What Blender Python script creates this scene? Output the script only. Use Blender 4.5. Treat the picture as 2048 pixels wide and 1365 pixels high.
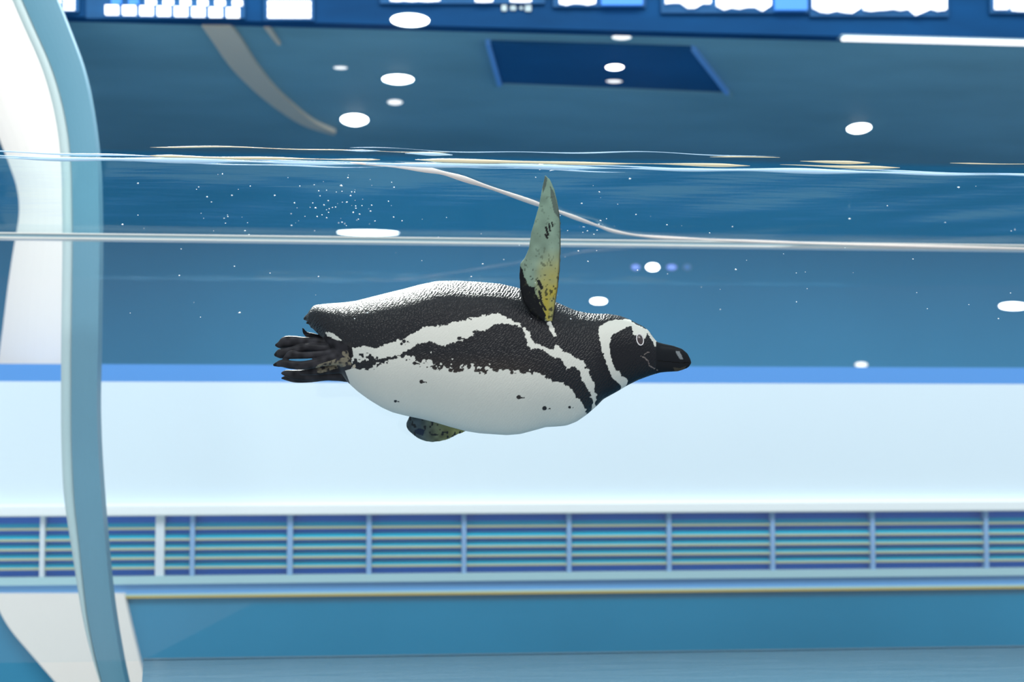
import bpy, bmesh, math, random
import numpy as np
from mathutils import Vector, Matrix

for o in list(bpy.data.objects):
    bpy.data.objects.remove(o)
S = bpy.context.scene
COL = S.collection

# ------------------------------------------------------------------ camera
F = 2048 / 36.0 * 50.0            # focal length in pixels of the 2048 px frame
CAM = Vector((0, 0, 1.5))
YAW, PITCH = math.radians(5.3), math.atan(168 / F)
FWD = Vector((math.sin(YAW) * math.cos(PITCH), math.cos(YAW) * math.cos(PITCH), math.sin(PITCH)))
RGT = Vector((math.cos(YAW), -math.sin(YAW), 0))
UPV = RGT.cross(FWD)
cd = bpy.data.cameras.new('camera')
cd.lens, cd.sensor_width = 50, 36
cd.clip_start = 0.05
cam = bpy.data.objects.new('camera', cd)
COL.objects.link(cam)
cam.matrix_world = Matrix((
    (RGT.x, UPV.x, -FWD.x, CAM.x), (RGT.y, UPV.y, -FWD.y, CAM.y), (RGT.z, UPV.z, -FWD.z, CAM.z), (0, 0, 0, 1)))
S.camera = cam
cd.dof.use_dof = True
cd.dof.focus_distance = 2.36
cd.dof.aperture_fstop = 3.2

# ------------------------------------------------------------------ world, large lights, exposure
wd = bpy.data.worlds.new('hall_light')
S.world = wd
wd.use_nodes = True
bg = wd.node_tree.nodes['Background']
bg.inputs[0].default_value = (0.90, 0.95, 1.0, 1)
bg.inputs[1].default_value = 0.64
S.view_settings.view_transform = 'Standard'
S.view_settings.look = 'None'
S.view_settings.gamma = 1
S.view_settings.use_curve_mapping = False
S.view_settings.exposure = 0.12


def area(name, loc, target, size, size_y, power, color=(1, 1, 1), spread=180):
    d = bpy.data.lights.new(name, 'AREA')
    d.shape, d.size, d.size_y, d.energy, d.color = 'RECTANGLE', size, size_y, power, color
    d.spread = math.radians(spread)
    o = bpy.data.objects.new(name, d)
    COL.objects.link(o)
    o.location = loc
    o.rotation_euler = (Vector(target) - Vector(loc)).to_track_quat('-Z', 'Y').to_euler()
    return o


area('tank_ceiling_lamp_offscreen', (-0.55, 5.55, 4.7), (-0.05, 2.4, 1.65), 1.6, 0.6, 190, (1.0, 0.95, 0.90), 95)
area('hall_ceiling_lamps_offscreen', (0.6, 0.4, 5.6), (0.6, 4.4, 1.3), 6.0, 2.0, 235, (1.0, 0.97, 0.93))


# ------------------------------------------------------------------ helpers
def lin(r, g, b):
    f = lambda c: (c / 255 / 12.92) if c / 255 <= 0.04045 else ((c / 255 + 0.055) / 1.055) ** 2.4
    return (f(r), f(g), f(b), 1)


def ray(x, y):
    return FWD + RGT * ((x - 1024) / F) + UPV * ((682.5 - y) / F)


def on_v(x, y, v):                 # where the line of sight meets the vertical plane Y = v
    d = ray(x, y)
    return CAM + d * (v / d.y)


def on_z(x, y, z):
    d = ray(x, y)
    return CAM + d * ((z - CAM.z) / d.z)


def zc(y, v):                      # height of picture row y (middle column) on plane Y = v
    return on_v(1024, y, v).z


def mesh_obj(name, verts, faces, mat, parent=None, smooth=False):
    me = bpy.data.meshes.new(name)
    me.from_pydata([tuple(v) for v in verts], [], faces)
    bm = bmesh.new()
    bm.from_mesh(me)
    bmesh.ops.recalc_face_normals(bm, faces=bm.faces)
    bm.to_mesh(me)
    bm.free()
    if smooth:
        me.polygons.foreach_set('use_smooth', [True] * len(me.polygons))
    if mat:
        me.materials.append(mat)
    o = bpy.data.objects.new(name, me)
    COL.objects.link(o)
    o.parent = parent
    return o


def box_vf(x0, x1, y0, y1, z0, z1):
    v = [(x, y, z) for x in (x0, x1) for y in (y0, y1) for z in (z0, z1)]
    f = [(0, 1, 3, 2), (4, 6, 7, 5), (0, 4, 5, 1), (2, 3, 7, 6), (0, 2, 6, 4), (1, 5, 7, 3)]
    return v, f


def box(name, x0, x1, y0, y1, z0, z1, mat, parent=None, bevel=0.0):
    v, f = box_vf(x0, x1, y0, y1, z0, z1)
    o = mesh_obj(name, v, f, mat, parent)
    if bevel:
        bm = bmesh.new()
        bm.from_mesh(o.data)
        bmesh.ops.bevel(bm, geom=bm.edges[:], offset=bevel, segments=3, affect='EDGES', profile=0.5)
        bm.to_mesh(o.data)
        bm.free()
    return o


def empty(name, loc=(0, 0, 0)):
    o = bpy.data.objects.new(name, None)
    COL.objects.link(o)
    o.location = loc
    o.empty_display_size = 0.05
    return o


def settle(root):                  # children were modelled in world space: keep them there
    inv = Matrix.Translation(root.location).inverted()
    for c in root.children:
        c.matrix_parent_inverse = inv


def tag(o, label, cat, group=None):
    o['label'], o['category'] = label, cat
    if group:
        o['group'] = group
    return o


def struct(o):
    o['kind'] = 'structure'
    return o


def tube_vf(pts, rad, n=10, flat=1.0):
    """tapered tube along points; rad is a number or one per point"""
    pts = [Vector(p) for p in pts]
    if not hasattr(rad, '__len__'):
        rad = [rad] * len(pts)
    V, Fc = [], []
    for i, p in enumerate(pts):
        t = (pts[min(i + 1, len(pts) - 1)] - pts[max(i - 1, 0)]).normalized()
        a = t.cross(FWD)
        a = a.normalized() if a.length > 1e-6 else UPV.copy()
        b = t.cross(a).normalized()
        for k in range(n):
            an = 2 * math.pi * k / n
            V.append(p + a * (rad[i] * math.cos(an)) + b * (rad[i] * flat * math.sin(an)))
    for i in range(len(pts) - 1):
        for k in range(n):
            Fc.append((i * n + k, i * n + (k + 1) % n, (i + 1) * n + (k + 1) % n, (i + 1) * n + k))
    V.append(pts[0]); V.append(pts[-1])
    m = len(V)
    for k in range(n):
        Fc.append((m - 2, (k + 1) % n, k))
        q = (len(pts) - 1) * n
        Fc.append((m - 1, q + k, q + (k + 1) % n))
    return V, Fc


def smooth_path(pts, m=8):
    """Catmull-Rom through points (any dimension)"""
    P = [np.array(p, float) for p in pts]
    P = [2 * P[0] - P[1]] + P + [2 * P[-1] - P[-2]]
    out = []
    for i in range(1, len(P) - 2):
        for k in range(m):
            t = k / m
            out.append(0.5 * (2 * P[i] + (P[i + 1] - P[i - 1]) * t + (2 * P[i - 1] - 5 * P[i] + 4 * P[i + 1] - P[i + 2]) * t * t
                              + (3 * P[i] - P[i - 1] - 3 * P[i + 1] + P[i + 2]) * t ** 3))
    out.append(P[-2])
    return out


def join_vf(parts):
    V, Fc = [], []
    for v, f in parts:
        k = len(V)
        V += list(v)
        Fc += [tuple(i + k for i in q) for q in f]
    return V, Fc


# ------------------------------------------------------------------ materials
def mat(name, color, rough=0.5, spec=0.5, vary=0.0, vscale=3.0, stretch=(1, 1, 1), bump=0.0, bscale=40.0, metallic=0.0,
        emit=None, estr=0.0, color2=None):
    m = bpy.data.materials.new(name)
    m.use_nodes = True
    nt = m.node_tree
    b = nt.nodes['Principled BSDF']
    b.inputs['Base Color'].default_value = color
    b.inputs['Roughness'].default_value = rough
    b.inputs['Specular IOR Level'].default_value = spec
    b.inputs['Metallic'].default_value = metallic
    if emit:
        b.inputs['Emission Color'].default_value = emit
        b.inputs['Emission Strength'].default_value = estr
    if vary or bump:
        tc = nt.nodes.new('ShaderNodeTexCoord')
        mp = nt.nodes.new('ShaderNodeMapping')
        mp.inputs['Scale'].default_value = stretch
        nt.links.new(tc.outputs['Object'], mp.inputs['Vector'])
    if vary:
        n = nt.nodes.new('ShaderNodeTexNoise')
        n.inputs['Scale'].default_value = vscale
        n.inputs['Detail'].default_value = 4
        nt.links.new(mp.outputs[0], n.inputs['Vector'])
        r = nt.nodes.new('ShaderNodeMapRange')
        r.inputs['From Min'].default_value, r.inputs['From Max'].default_value = 0.3, 0.7
        nt.links.new(n.outputs['Fac'], r.inputs['Value'])
        mx = nt.nodes.new('ShaderNodeMix')
        mx.data_type = 'RGBA'
        c2 = color2 or tuple(min(1, c * (1 + vary)) for c in color[:3]) + (1,)
        c1 = color if color2 else tuple(c * (1 - vary) for c in color[:3]) + (1,)
        mx.inputs[6].default_value, mx.inputs[7].default_value = c1, c2
        nt.links.new(r.outputs[0], mx.inputs[0])
        nt.links.new(mx.outputs[2], b.inputs['Base Color'])
    if bump:
        n2 = nt.nodes.new('ShaderNodeTexNoise')
        n2.inputs['Scale'].default_value = bscale
        n2.inputs['Detail'].default_value = 3
        nt.links.new(mp.outputs[0], n2.inputs['Vector'])
        bp = nt.nodes.new('ShaderNodeBump')
        bp.inputs['Strength'].default_value = bump
        bp.inputs['Distance'].default_value = 0.01
        nt.links.new(n2.outputs['Fac'], bp.inputs['Height'])
        nt.links.new(bp.outputs[0], b.inputs['Normal'])
    return m


def clear_mat(name, tint, refl=None, fac=0.05, rough=0.03, bump=0.0, bscale=8.0, stretch=(1, 1, 1)):
    """clear sheet: transparent mixed with a mirror by Fresnel-like weight"""
    m = bpy.data.materials.new(name)
    m.use_nodes = True
    nt = m.node_tree
    for n in list(nt.nodes):
        nt.nodes.remove(n)
    out = nt.nodes.new('ShaderNodeOutputMaterial')
    tr = nt.nodes.new('ShaderNodeBsdfTransparent')
    tr.inputs[0].default_value = tint
    gl = nt.nodes.new('ShaderNodeBsdfGlossy')
    gl.inputs['Roughness'].default_value = rough
    gl.inputs['Color'].default_value = refl or (1, 1, 1, 1)
    mx = nt.nodes.new('ShaderNodeMixShader')
    mx.inputs[0].default_value = fac
    nt.links.new(tr.outputs[0], mx.inputs[1])
    nt.links.new(gl.outputs[0], mx.inputs[2])
    nt.links.new(mx.outputs[0], out.inputs[0])
    if bump:
        tc = nt.nodes.new('ShaderNodeTexCoord')
        mp = nt.nodes.new('ShaderNodeMapping')
        mp.inputs['Scale'].default_value = stretch
        n2 = nt.nodes.new('ShaderNodeTexNoise')
        n2.inputs['Scale'].default_value = bscale
        n2.inputs['Detail'].default_value = 3
        bp = nt.nodes.new('ShaderNodeBump')
        bp.inputs['Strength'].default_value = bump
        bp.inputs['Distance'].default_value = 0.02
        nt.links.new(tc.outputs['Object'], mp.inputs[0])
        nt.links.new(mp.outputs[0], n2.inputs['Vector'])
        nt.links.new(n2.outputs['Fac'], bp.inputs['Height'])
        nt.links.new(bp.outputs[0], gl.inputs['Normal'])
    return m


M = {}
M['blue_wall'] = mat('blue_wall', lin(58, 152, 196), 0.6, 0.2, 0.10, 0.8)
M['soffit'] = mat('soffit_paint', lin(120, 170, 188), 0.55, 0.3, 0.12, 1.6, (1, 3, 3))
M['parapet'] = mat('white_paint', lin(226, 244, 255), 0.6, 0.3, 0.02, 1.0)
M['ledge'] = mat('ledge_paint', lin(246, 254, 255), 0.5, 0.4)
M['blue_fringe'] = mat('blue_fringe', lin(84, 156, 232), 0.5, 0.3)  # blurred blue glow between wall and parapet, painted as a band
M['dark_wall'] = mat('dark_teal_wall', lin(58, 140, 178), 0.5, 0.2, 0.10, 1.2)
M['louvre_back'] = mat('louvre_back', lin(10, 112, 214), 0.5, 0.3)
M['slat'] = mat('slat_blade', lin(4, 190, 226), 0.4, 0.4)  # cyan of the lens colour fringe put into the blade colour
M['slat_fringe'] = mat('slat_fringe', lin(186, 194, 160), 0.5, 0.4)  # tan of the lens colour fringe put into the slat edge
M['mullion'] = mat('mullion', lin(140, 182, 226), 0.5, 0.4)
M['mullion_white'] = mat('mullion_white', lin(222, 234, 242), 0.5, 0.4)
M['sill_blue'] = mat('sill_blue', lin(110, 170, 224), 0.5, 0.4)
M['sill_pale'] = mat('sill_pale', lin(176, 216, 224), 0.5, 0.4)
M['fringe_gold'] = mat('fringe_gold', lin(196, 176, 96), 0.5, 0.4)  # yellow lens fringe put into colour
M['post'] = mat('post_teal', lin(96, 146, 168), 0.45, 0.4, 0.05, 2.0)
M['post_edge'] = mat('post_edge', lin(186, 206, 208), 0.4, 0.4)
M['white'] = mat('arch_white', lin(246, 242, 236), 0.55, 0.3)
M['navy'] = mat('navy_fascia', lin(12, 72, 124), 0.6, 0.1, 0.2, 2.0, (1, 1, 4))
M['navy_panel'] = mat('navy_panel', lin(28, 88, 140), 0.5, 0.2, 0.12, 3.0, (1, 1, 6))
M['panel_edge'] = mat('panel_edge', lin(110, 170, 236), 0.4, 0.4)
M['cream'] = mat('cream_strip', lin(214, 206, 190), 0.5, 0.3)
M['hose'] = mat('hose', lin(236, 220, 214), 0.4, 0.4)
M['tank_base'] = mat('tank_base', lin(48, 98, 122), 0.3, 0.4, bump=0.3, bscale=5.0, stretch=(1, 4, 1))
M['floor'] = mat('hall_floor', lin(212, 218, 220), 0.5)
M['rim_grey'] = mat('rim_grey', lin(146, 174, 188), 0.3, 0.5)
M['rim_pale'] = mat('rim_pale', lin(224, 220, 216), 0.3, 0.5)
M['lamp_trim'] = mat('lamp_trim', lin(150, 190, 210), 0.4)
M['pane_lit'] = mat('pane_lit', lin(255, 255, 255), 0.4, emit=(0.93, 0.97, 1, 1), estr=1.6)
M['pane_blue'] = mat('pane_blue', lin(60, 130, 220), 0.4, emit=lin(70, 150, 240), estr=0.6)
M['led'] = mat('led_white', lin(255, 255, 255), 0.4, emit=(1, 0.98, 0.95, 1), estr=1.3)
M['lamp_white'] = mat('lamp_white', lin(255, 255, 255), 0.3, emit=(1, 0.98, 0.93, 1), estr=8.0)
M['lamp_soft'] = mat('lamp_soft', lin(255, 255, 255), 0.3, emit=(1, 0.96, 0.9, 1), estr=1.0)
M['lamp_blue'] = mat('lamp_blue', lin(140, 170, 255), 0.3, emit=lin(130, 165, 250), estr=0.7)
M['lamp_dim'] = mat('lamp_dim', lin(80, 150, 215), 0.3, emit=lin(90, 160, 230), estr=0.25)
M['bubble'] = mat('bubble', lin(235, 245, 250), 0.15, 0.8)
M['foam'] = mat('foam', lin(238, 244, 250), 0.15, 0.8)
M['glint_gold'] = mat('glint_gold', lin(206, 196, 166), 0.2, 0.8)  # gold highlights on the waterline, put into strand colour
M['glint_blue'] = mat('glint_blue', lin(176, 212, 240), 0.15, 0.8)  # bright refracted light on the waterline, put into strand colour
M['sign_letter'] = mat('sign_letter', lin(200, 222, 226), 0.4)
M['water'] = clear_mat('water_surface', (0.90, 1.0, 1.0, 1), (0.6, 0.9, 1, 1), 0.12, 0.12, 0.16, 3.0, (1, 3, 1))
M['acrylic'] = clear_mat('acrylic', (0.97, 0.99, 1.0, 1), None, 0.03, 0.02)

# ------------------------------------------------------------------ the setting
V_FRONT, V_BACK = 2.225, 3.13       # the tank's two panes
Z_WATER = zc(329, V_FRONT)
Z_BED = zc(1312, V_BACK)
V_LOW = 4.00                        # parapet with the grille
V_WALL = 5.40                       # blue wall
X0, X1 = -3.2, 4.4

floor = struct(box('floor', X0, X1, -0.5, V_WALL + 0.1, -0.1, 0.0, M['floor']))
z_soff = zc(316, V_WALL)
wall_back = struct(box('wall_back', X0, X1, V_WALL, V_WALL + 0.1, 0, z_soff + 0.1, M['blue_wall']))
# sloping soffit rising towards the viewer
SL = math.tan(math.radians(11))
V_BEAM = 4.36
z_beam = z_soff + (V_WALL - V_BEAM) * SL
ceiling = struct(mesh_obj('ceiling', *(lambda a: (a, box_vf(0, 1, 0, 1, 0, 1)[1]))(
    [(x, y, z_soff + (V_WALL - y) * SL + t) for x in (X0, X1) for y in (V_BEAM, V_WALL) for t in (0, 0.06)]), M['soffit']))
SOFF_P = Vector((0, V_WALL, z_soff))
SOFF_N = Vector((0, -SL, -1)).normalized()


def on_soffit(x, y):
    d = ray(x, y)
    return CAM + d * ((SOFF_P - CAM).dot(SOFF_N) / d.dot(SOFF_N))


# low wall carrying the grille
z_par_top = zc(764, V_LOW)
z_l_top, z_l_bot = zc(1006, V_LOW - 0.03), zc(1029, V_LOW - 0.03)
z_g_bot = zc(1146, V_LOW)
z_s_bot = zc(1188, V_LOW)
def prism_x(name, prof, x0, x1, m, parent=None, smooth=False):
    n = len(prof)
    v = [(x, y, z) for x in (x0, x1) for (y, z) in prof]
    f = [tuple(range(n)), tuple(range(2 * n - 1, n - 1, -1))] + [(i, (i + 1) % n, n + (i + 1) % n, n + i) for i in range(n)]
    return mesh_obj(name, v, f, m, parent, smooth)


z_par = zc(766, V_LOW)
parapet = struct(box('wall_parapet', X0, X1, V_LOW, V_LOW + 0.16, z_l_top, z_par, M['parapet']))
struct(box('trim_1', X0, X1, V_LOW, V_LOW + 0.16, z_par, zc(732, V_LOW), M['blue_fringe']))  # added band: blue fringe glow over the parapet put into colour
struct(box('trim_2', X0, X1, V_LOW - 0.03, V_LOW + 0.16, z_l_bot, z_l_top, M['ledge'], bevel=0.006))
struct(box('wall_lower', X0, X1, V_LOW, V_LOW + 0.16, 0, z_s_bot, M['dark_wall']))

# ventilation grille: backing, slats one by one, mullions, sill strips
gr = empty('louvre_grille', (0.5, V_LOW, z_s_bot))
box('back_panel', X0, X1, V_LOW + 0.020, V_LOW + 0.16, z_g_bot, z_l_bot, M['louvre_back'], gr)
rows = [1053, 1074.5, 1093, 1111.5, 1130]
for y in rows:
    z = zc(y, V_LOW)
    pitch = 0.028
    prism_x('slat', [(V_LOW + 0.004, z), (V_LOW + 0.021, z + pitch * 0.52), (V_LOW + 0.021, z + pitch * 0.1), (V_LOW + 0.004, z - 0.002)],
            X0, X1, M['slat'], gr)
    box('slat_fringe', X0, X1, V_LOW - 0.001, V_LOW + 0.006, z - 0.0034, z + 0.0030, M['slat_fringe'], gr)  # slat edge coloured like the tan side of the lens fringe
for x, wpx, white in ((85, 9, 1), (320, 17, 1), (385, 9, 0), (580, 11, 0), (738, 10, 0), (928, 9, 0), (1138, 9, 0), (1338, 9, 0),
                      (1545, 9, 0), (1745, 9, 0), (1972, 9, 0), (-120, 9, 0), (2170, 9, 0)):
    c = on_v(x, 1088, V_LOW).x
    w = wpx * V_LOW / F / 2
    box('mullion', c - w, c + w, V_LOW - 0.006, V_LOW + 0.024, z_g_bot, z_l_bot, M['mullion_white' if white else 'mullion'], gr, 0.0015)
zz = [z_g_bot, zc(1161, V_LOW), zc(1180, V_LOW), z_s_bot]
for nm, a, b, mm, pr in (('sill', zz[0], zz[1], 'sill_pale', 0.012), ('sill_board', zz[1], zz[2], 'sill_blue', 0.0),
                         ('sill_edge', zz[2], zz[3] + 0.004, 'sill_pale', 0.01), ('sill_fringe', zz[3], zz[3] + 0.006, 'fringe_gold', 0.014)):  # last strip is the yellow lens fringe built as a thin bead
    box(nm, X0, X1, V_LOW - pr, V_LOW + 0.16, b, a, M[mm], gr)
settle(gr)
tag(gr, 'long blue louvre grille with pale slat edges and mullions below white wall', 'grille')

# navy fascia at the soffit's near edge, with lit panes
z_f_top = z_beam + 0.30
struct(box('wall_fascia', X0, X1, V_BEAM - 0.06, V_BEAM, z_beam - 0.006, z_f_top, M['navy']))
VF = V_BEAM - 0.06


def pane(x0, x1, y0, y1, m, parent, jag=0.0, seed=0):
    """glazed pane standing proud of the fascia; optional ragged lower edge (snow-white backlit shapes)"""
    rnd = random.Random(seed)
    n = max(2, int((x1 - x0) / 14)) if jag else 1
    top, bot = [], []
    for i in range(n + 1):
        x = x0 + (x1 - x0) * i / n
        yy = y1 - (rnd.random() * jag if 0 < i < n else jag * 0.8)
        top.append(on_v(x, y0, VF - 0.012)); bot.append(on_v(x, yy, VF - 0.012))
    k = n + 1
    v = top + bot + [p + Vector((0, 0.014, 0)) for p in top + bot]
    f = []
    for i in range(n):
        f += [(i, i + 1, k + i + 1, k + i), (2 * k + i, 3 * k + i, 3 * k + i + 1, 2 * k + i + 1),
              (i, 2 * k + i, 2 * k + i + 1, i + 1), (k + i, k + i + 1, 3 * k + i + 1, 3 * k + i)]
    f += [(0, k, 3 * k, 2 * k), (n, 2 * k + n, 3 * k + n, k + n)]
    return mesh_obj('pane', v, f, m, parent)


def lit_window(n, blocks, frame):
    w = struct(pane(*frame, M['navy_panel'], None))
    w.name = 'window_%d' % n
    for b in blocks:
        o = pane(*b[:4], M[b[4]], w, b[5] if len(b) > 5 else 0, b[6] if len(b) > 6 else 0)
        for v in o.data.vertices:
            v.co.y -= 0.016
    return w


bl = []
for i in range(6):
    x = -10 + i * 28
    bl.append((x, x + 20, -8 + i * 0.4, 17 + i * 0.9, 'pane_lit'))
lit_window(1, bl, (-30, 158, -40, 24))
bl = []
for i in range(8):
    x = 212 + i * 34.5
    bl.append((x, x + 26, 13 + i * 0.7, 31 + i * 0.8, 'pane_lit'))
    bl.append((x + 12, x + 32, 0 + i * 0.5, 9 + i * 0.5, 'pane_blue' if i < 2 else 'pane_lit'))
lit_window(2, bl, (172, 490, -40, 36))
lit_window(3, [(536, 622, y, y + 8, 'pane_lit') for y in (-12, 5, 17, 29)], (528, 628, -40, 41))
lit_window(4, [(1118, 1190, -20, 12, 'pane_lit', 5, 1), (1202, 1284, -20, 12, 'pane_blue')], (1106, 1292, -40, 14))
lit_window(5, [(1330, 1420, -20, 18, 'pane_lit', 12, 2), (1432, 1540, -20, 24, 'pane_lit', 14, 3), (1548, 1612, -20, 22, 'pane_blue')],
           (1322, 1618, -40, 26))
lit_window(6, [(1624, 1720, -20, 28, 'pane_lit', 14, 4), (1726, 1890, -20, 32, 'pane_lit', 14, 5)], (1620, 1898, -40, 33))
lit_window(7, [(1988, 2014, -20, 22, 'pane_lit', 3, 6), (2022, 2080, -20, 24, 'pane_lit', 3, 7)], (1980, 2090, -40, 27))
lit_window(8, [(780, 880, -20, 4, 'pane_lit', 2, 8), (1020, 1062, -20, 6, 'pane_lit', 2, 9), (950, 985, -20, 6, 'pane_lit', 2, 9)], (760, 1090, -40, 7))

# small unreadable white sign on the fascia
sg = empty('fascia_sign', on_v(1034, 26, VF))
for x, w, h in ((1008, 11, 13), (1026, 12, 10), (1042, 7, 7), (1056, 13, 14)):
    a, b = on_v(x - w / 2, 17 + h / 2, VF), on_v(x + w / 2, 17 - h / 2, VF)
    box('letter', a.x, b.x, VF - 0.008, VF + 0.001, a.z, b.z, M['sign_letter'], sg, 0.003)
settle(sg)
tag(sg, 'small blurred white lettering sign on navy fascia', 'sign')

# white led strip below the fascia at one end
a, b = on_v(1690, 79, VF - 0.02), on_v(2150, 81, VF - 0.02)
st = empty('led_strip', (a.x, VF, z_beam))
box('diffuser', a.x, b.x, VF - 0.012, VF + 0.02, z_beam - 0.017, z_beam - 0.007, M['led'], st, 0.003)
box('channel', a.x - 0.01, b.x, VF - 0.016, VF + 0.03, z_beam - 0.008, z_beam - 0.004, M['lamp_trim'], st)
settle(st)
tag(st, 'thin white glowing light strip under the navy fascia', 'light strip')


# ------------------------------------------------------------------ soffit: dark panel, curved cream strip
def slab_on_soffit(name, pix, m, parent, depth=0.012, lift=0.0):
    p = [on_soffit(*q) + SOFF_N * lift for q in pix]
    n = len(p)
    v = [q + SOFF_N * depth for q in p] + [q - SOFF_N * 0.004 for q in p]
    f = [tuple(range(n)), tuple(range(2 * n - 1, n - 1, -1))] + [(i, (i + 1) % n, n + (i + 1) % n, n + i) for i in range(n)]
    return mesh_obj(name, v, f, m, parent)


vp = empty('ceiling_hatch', on_soffit(1210, 130))
slab_on_soffit('panel', [(980, 80), (1386, 92), (1452, 178), (1002, 160)], M['navy_panel'], vp, 0.012)
for q in ([(971, 78), (981, 79), (1004, 161), (995, 163)], [(1382, 91), (1391, 93), (1458, 181), (1449, 178)]):
    slab_on_soffit('edge_strip', q, M['panel_edge'], vp, 0.02)
slab_on_soffit('lower_lip', [(997, 160), (1456, 179), (1466, 190), (1000, 171)], M['soffit'], vp, 0.016)
settle(vp)
tag(vp, 'dark navy four-sided hatch with light blue edges on sloping soffit', 'hatch')

L = smooth_path([(404, 45), (425, 75), (462, 128), (512, 178), (560, 216), (610, 246), (668, 264)])
R = smooth_path([(462, 45), (484, 75), (515, 125), (552, 172), (590, 208), (628, 238), (672, 259)])
cs = slab_on_soffit('trim_3', [tuple(q) for q in L] + [tuple(q) for q in reversed(R)], M['cream'], None, 0.014)
struct(cs)
cs2 = slab_on_soffit('trim_4', [(528, 49), (539, 49), (562, 84), (555, 84)], M['cream'], None, 0.012)
struct(cs2)


# ------------------------------------------------------------------ lamps, and lamp reflections built as lamps
def disc_vf(c, ax, ay, nrm, rx, ry, dome, rings=4, n=28):
    V = [c + nrm * dome]
    for i in range(1, rings + 1):
        t = i / rings
        h = dome * math.sqrt(max(0, 1 - t * t))
        for k in range(n):
            a = 2 * math.pi * k / n
            V.append(c + ax * (rx * t * math.cos(a)) + ay * (ry * t * math.sin(a)) + nrm * h)
    Fc = [(0, 1 + k, 1 + (k + 1) % n) for k in range(n)]
    for i in range(rings - 1):
        for k in range(n):
            a, b = 1 + i * n + k, 1 + i * n + (k + 1) % n
            Fc.append((a, a + n, b + n, b))
    Fc.append(tuple(1 + (rings - 1) * n + k for k in range(n)))
    return V, Fc


def ring_vf(c, ax, ay, nrm, rx, ry, tw, th, n=28):
    V, Fc = [], []
    prof = [(0, 0), (0, th), (tw, th), (tw, 0)]
    for k in range(n):
        a = 2 * math.pi * k / n
        for (d, h) in prof:
            V.append(c + ax * ((rx + d) * math.cos(a)) + ay * ((ry + d) * math.sin(a)) + nrm * h)
    for k in range(n):
        for j in range(4):
            Fc.append((k * 4 + j, k * 4 + (j + 1) % 4, ((k + 1) % n) * 4 + (j + 1) % 4, ((k + 1) % n) * 4 + j))
    return V, Fc


def lamp(x, y, wpx, hpx, where, m, label, group=None, trim='lamp_trim'):
    c = on_soffit(x, y) if where == 'soffit' else on_v(x, y, V_WALL if where == 'wall' else V_LOW if where == 'low' else VF)
    D = (c - CAM).dot(FWD)
    rx = wpx / 2 * D / F
    ry = hpx / 2 * D / F
    if where == 'soffit':
        nrm, ax = SOFF_N, Vector((1, 0, 0))
        ay = nrm.cross(ax)
        d = ray(x, y).normalized()
        ry = ry / max(0.15, abs(d.dot(nrm)))
    else:
        nrm, ax, ay = Vector((0, -1, 0)), Vector((1, 0, 0)), Vector((0, 0, 1))
    t = empty('downlight' if where == 'soffit' else 'wall_light', c)
    mesh_obj('lens', *disc_vf(c + nrm * 0.002, ax, ay, nrm, rx, ry, min(rx, ry) * 0.25), M[m], t, True)
    mesh_obj('trim_ring', *ring_vf(c - nrm * 0.002, ax, ay, nrm, rx, ry, 0.0025, 0.006), M[trim], t)
    settle(t)
    tag(t, label, 'light', group)


lamp(820, 41, 76, 26, 'fascia', 'lamp_white', 'largest brilliant oval light overlapping the lower edge of the navy fascia')
lamp(796, 157, 62, 18, 'soffit', 'lamp_white', 'bright white oval downlight on soffit directly below the largest light')
lamp(790, 203, 30, 10, 'soffit', 'lamp_soft', 'small faint downlight between the two bright ones on the soffit')
lamp(709, 238, 54, 22, 'soffit', 'lamp_white', 'bright round downlight beside the lower tip of the curved cream strip')
lamp(1718, 255, 46, 17, 'soffit', 'lamp_white', 'lone bright downlight on the bare soffit past the dark hatch')
lamp(1243, 73, 40, 10, 'soffit', 'lamp_soft', 'soft oval downlight between the fascia and the dark hatch')
lamp(681, 134, 28, 6, 'soffit', 'lamp_soft', 'tiny dim downlight on the soffit beside the curved cream strip')
lamp(1197, 603, 32, 11, 'wall', 'lamp_white', 'small white oval wall light above the penguin head')
lamp(1305, 535, 25, 14, 'wall', 'lamp_white', 'round white wall light flanked by little blue lights')
lamp(1271, 535, 17, 11, 'wall', 'lamp_blue', 'little blue wall light alone on one side of the round white one', 'little blue wall lights')
lamp(1343, 535, 20, 11, 'wall', 'lamp_blue', 'brighter of two little blue wall lights past the round white one', 'little blue wall lights')
lamp(1374, 535, 14, 10, 'wall', 'lamp_dim', 'faintest little blue wall light, outermost of its row', 'little blue wall lights')
lamp(2026, 613, 58, 13, 'wall', 'lamp_white', 'wide flat white wall light, lone beyond the penguin beak')
lamp(1722, 730, 26, 10, 'wall', 'lamp_soft', 'small warm wall light just above the blue fringe of the white wall')
lamp(736, 466, 122, 8, 'wall', 'lamp_white', 'long thin white oval lamp reflection at the far waterline')  # lamp reflected in the water surface, built as a glowing oval

# lamps set into the dark hatch
for x, y, w, h, m_, lb in ((1229, 127, 36, 11, 'lamp_white', 'small white light in the middle of the dark hatch'),
                           (1228, 155, 34, 6, 'lamp_soft', 'faint sliver of light at the lower lip of the dark hatch')):
    c = on_soffit(x, y) + SOFF_N * 0.013
    t = empty('hatch_light', c)
    ax = Vector((1, 0, 0)); ay = SOFF_N.cross(ax)
    D = (c - CAM).dot(FWD)
    mesh_obj('lens', *disc_vf(c, ax, ay, SOFF_N, w / 2 * D / F, h / 2 * D / F / 0.4, 0.004), M[m_], t, True)
    mesh_obj('trim_ring', *ring_vf(c - SOFF_N * 0.002, ax, ay, SOFF_N, w / 2 * D / F, h / 2 * D / F / 0.4, 0.003, 0.004), M['navy'], t)
    settle(t)
    tag(t, lb, 'light')

# ------------------------------------------------------------------ arched frame at the tank's end
VP = 3.36


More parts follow.
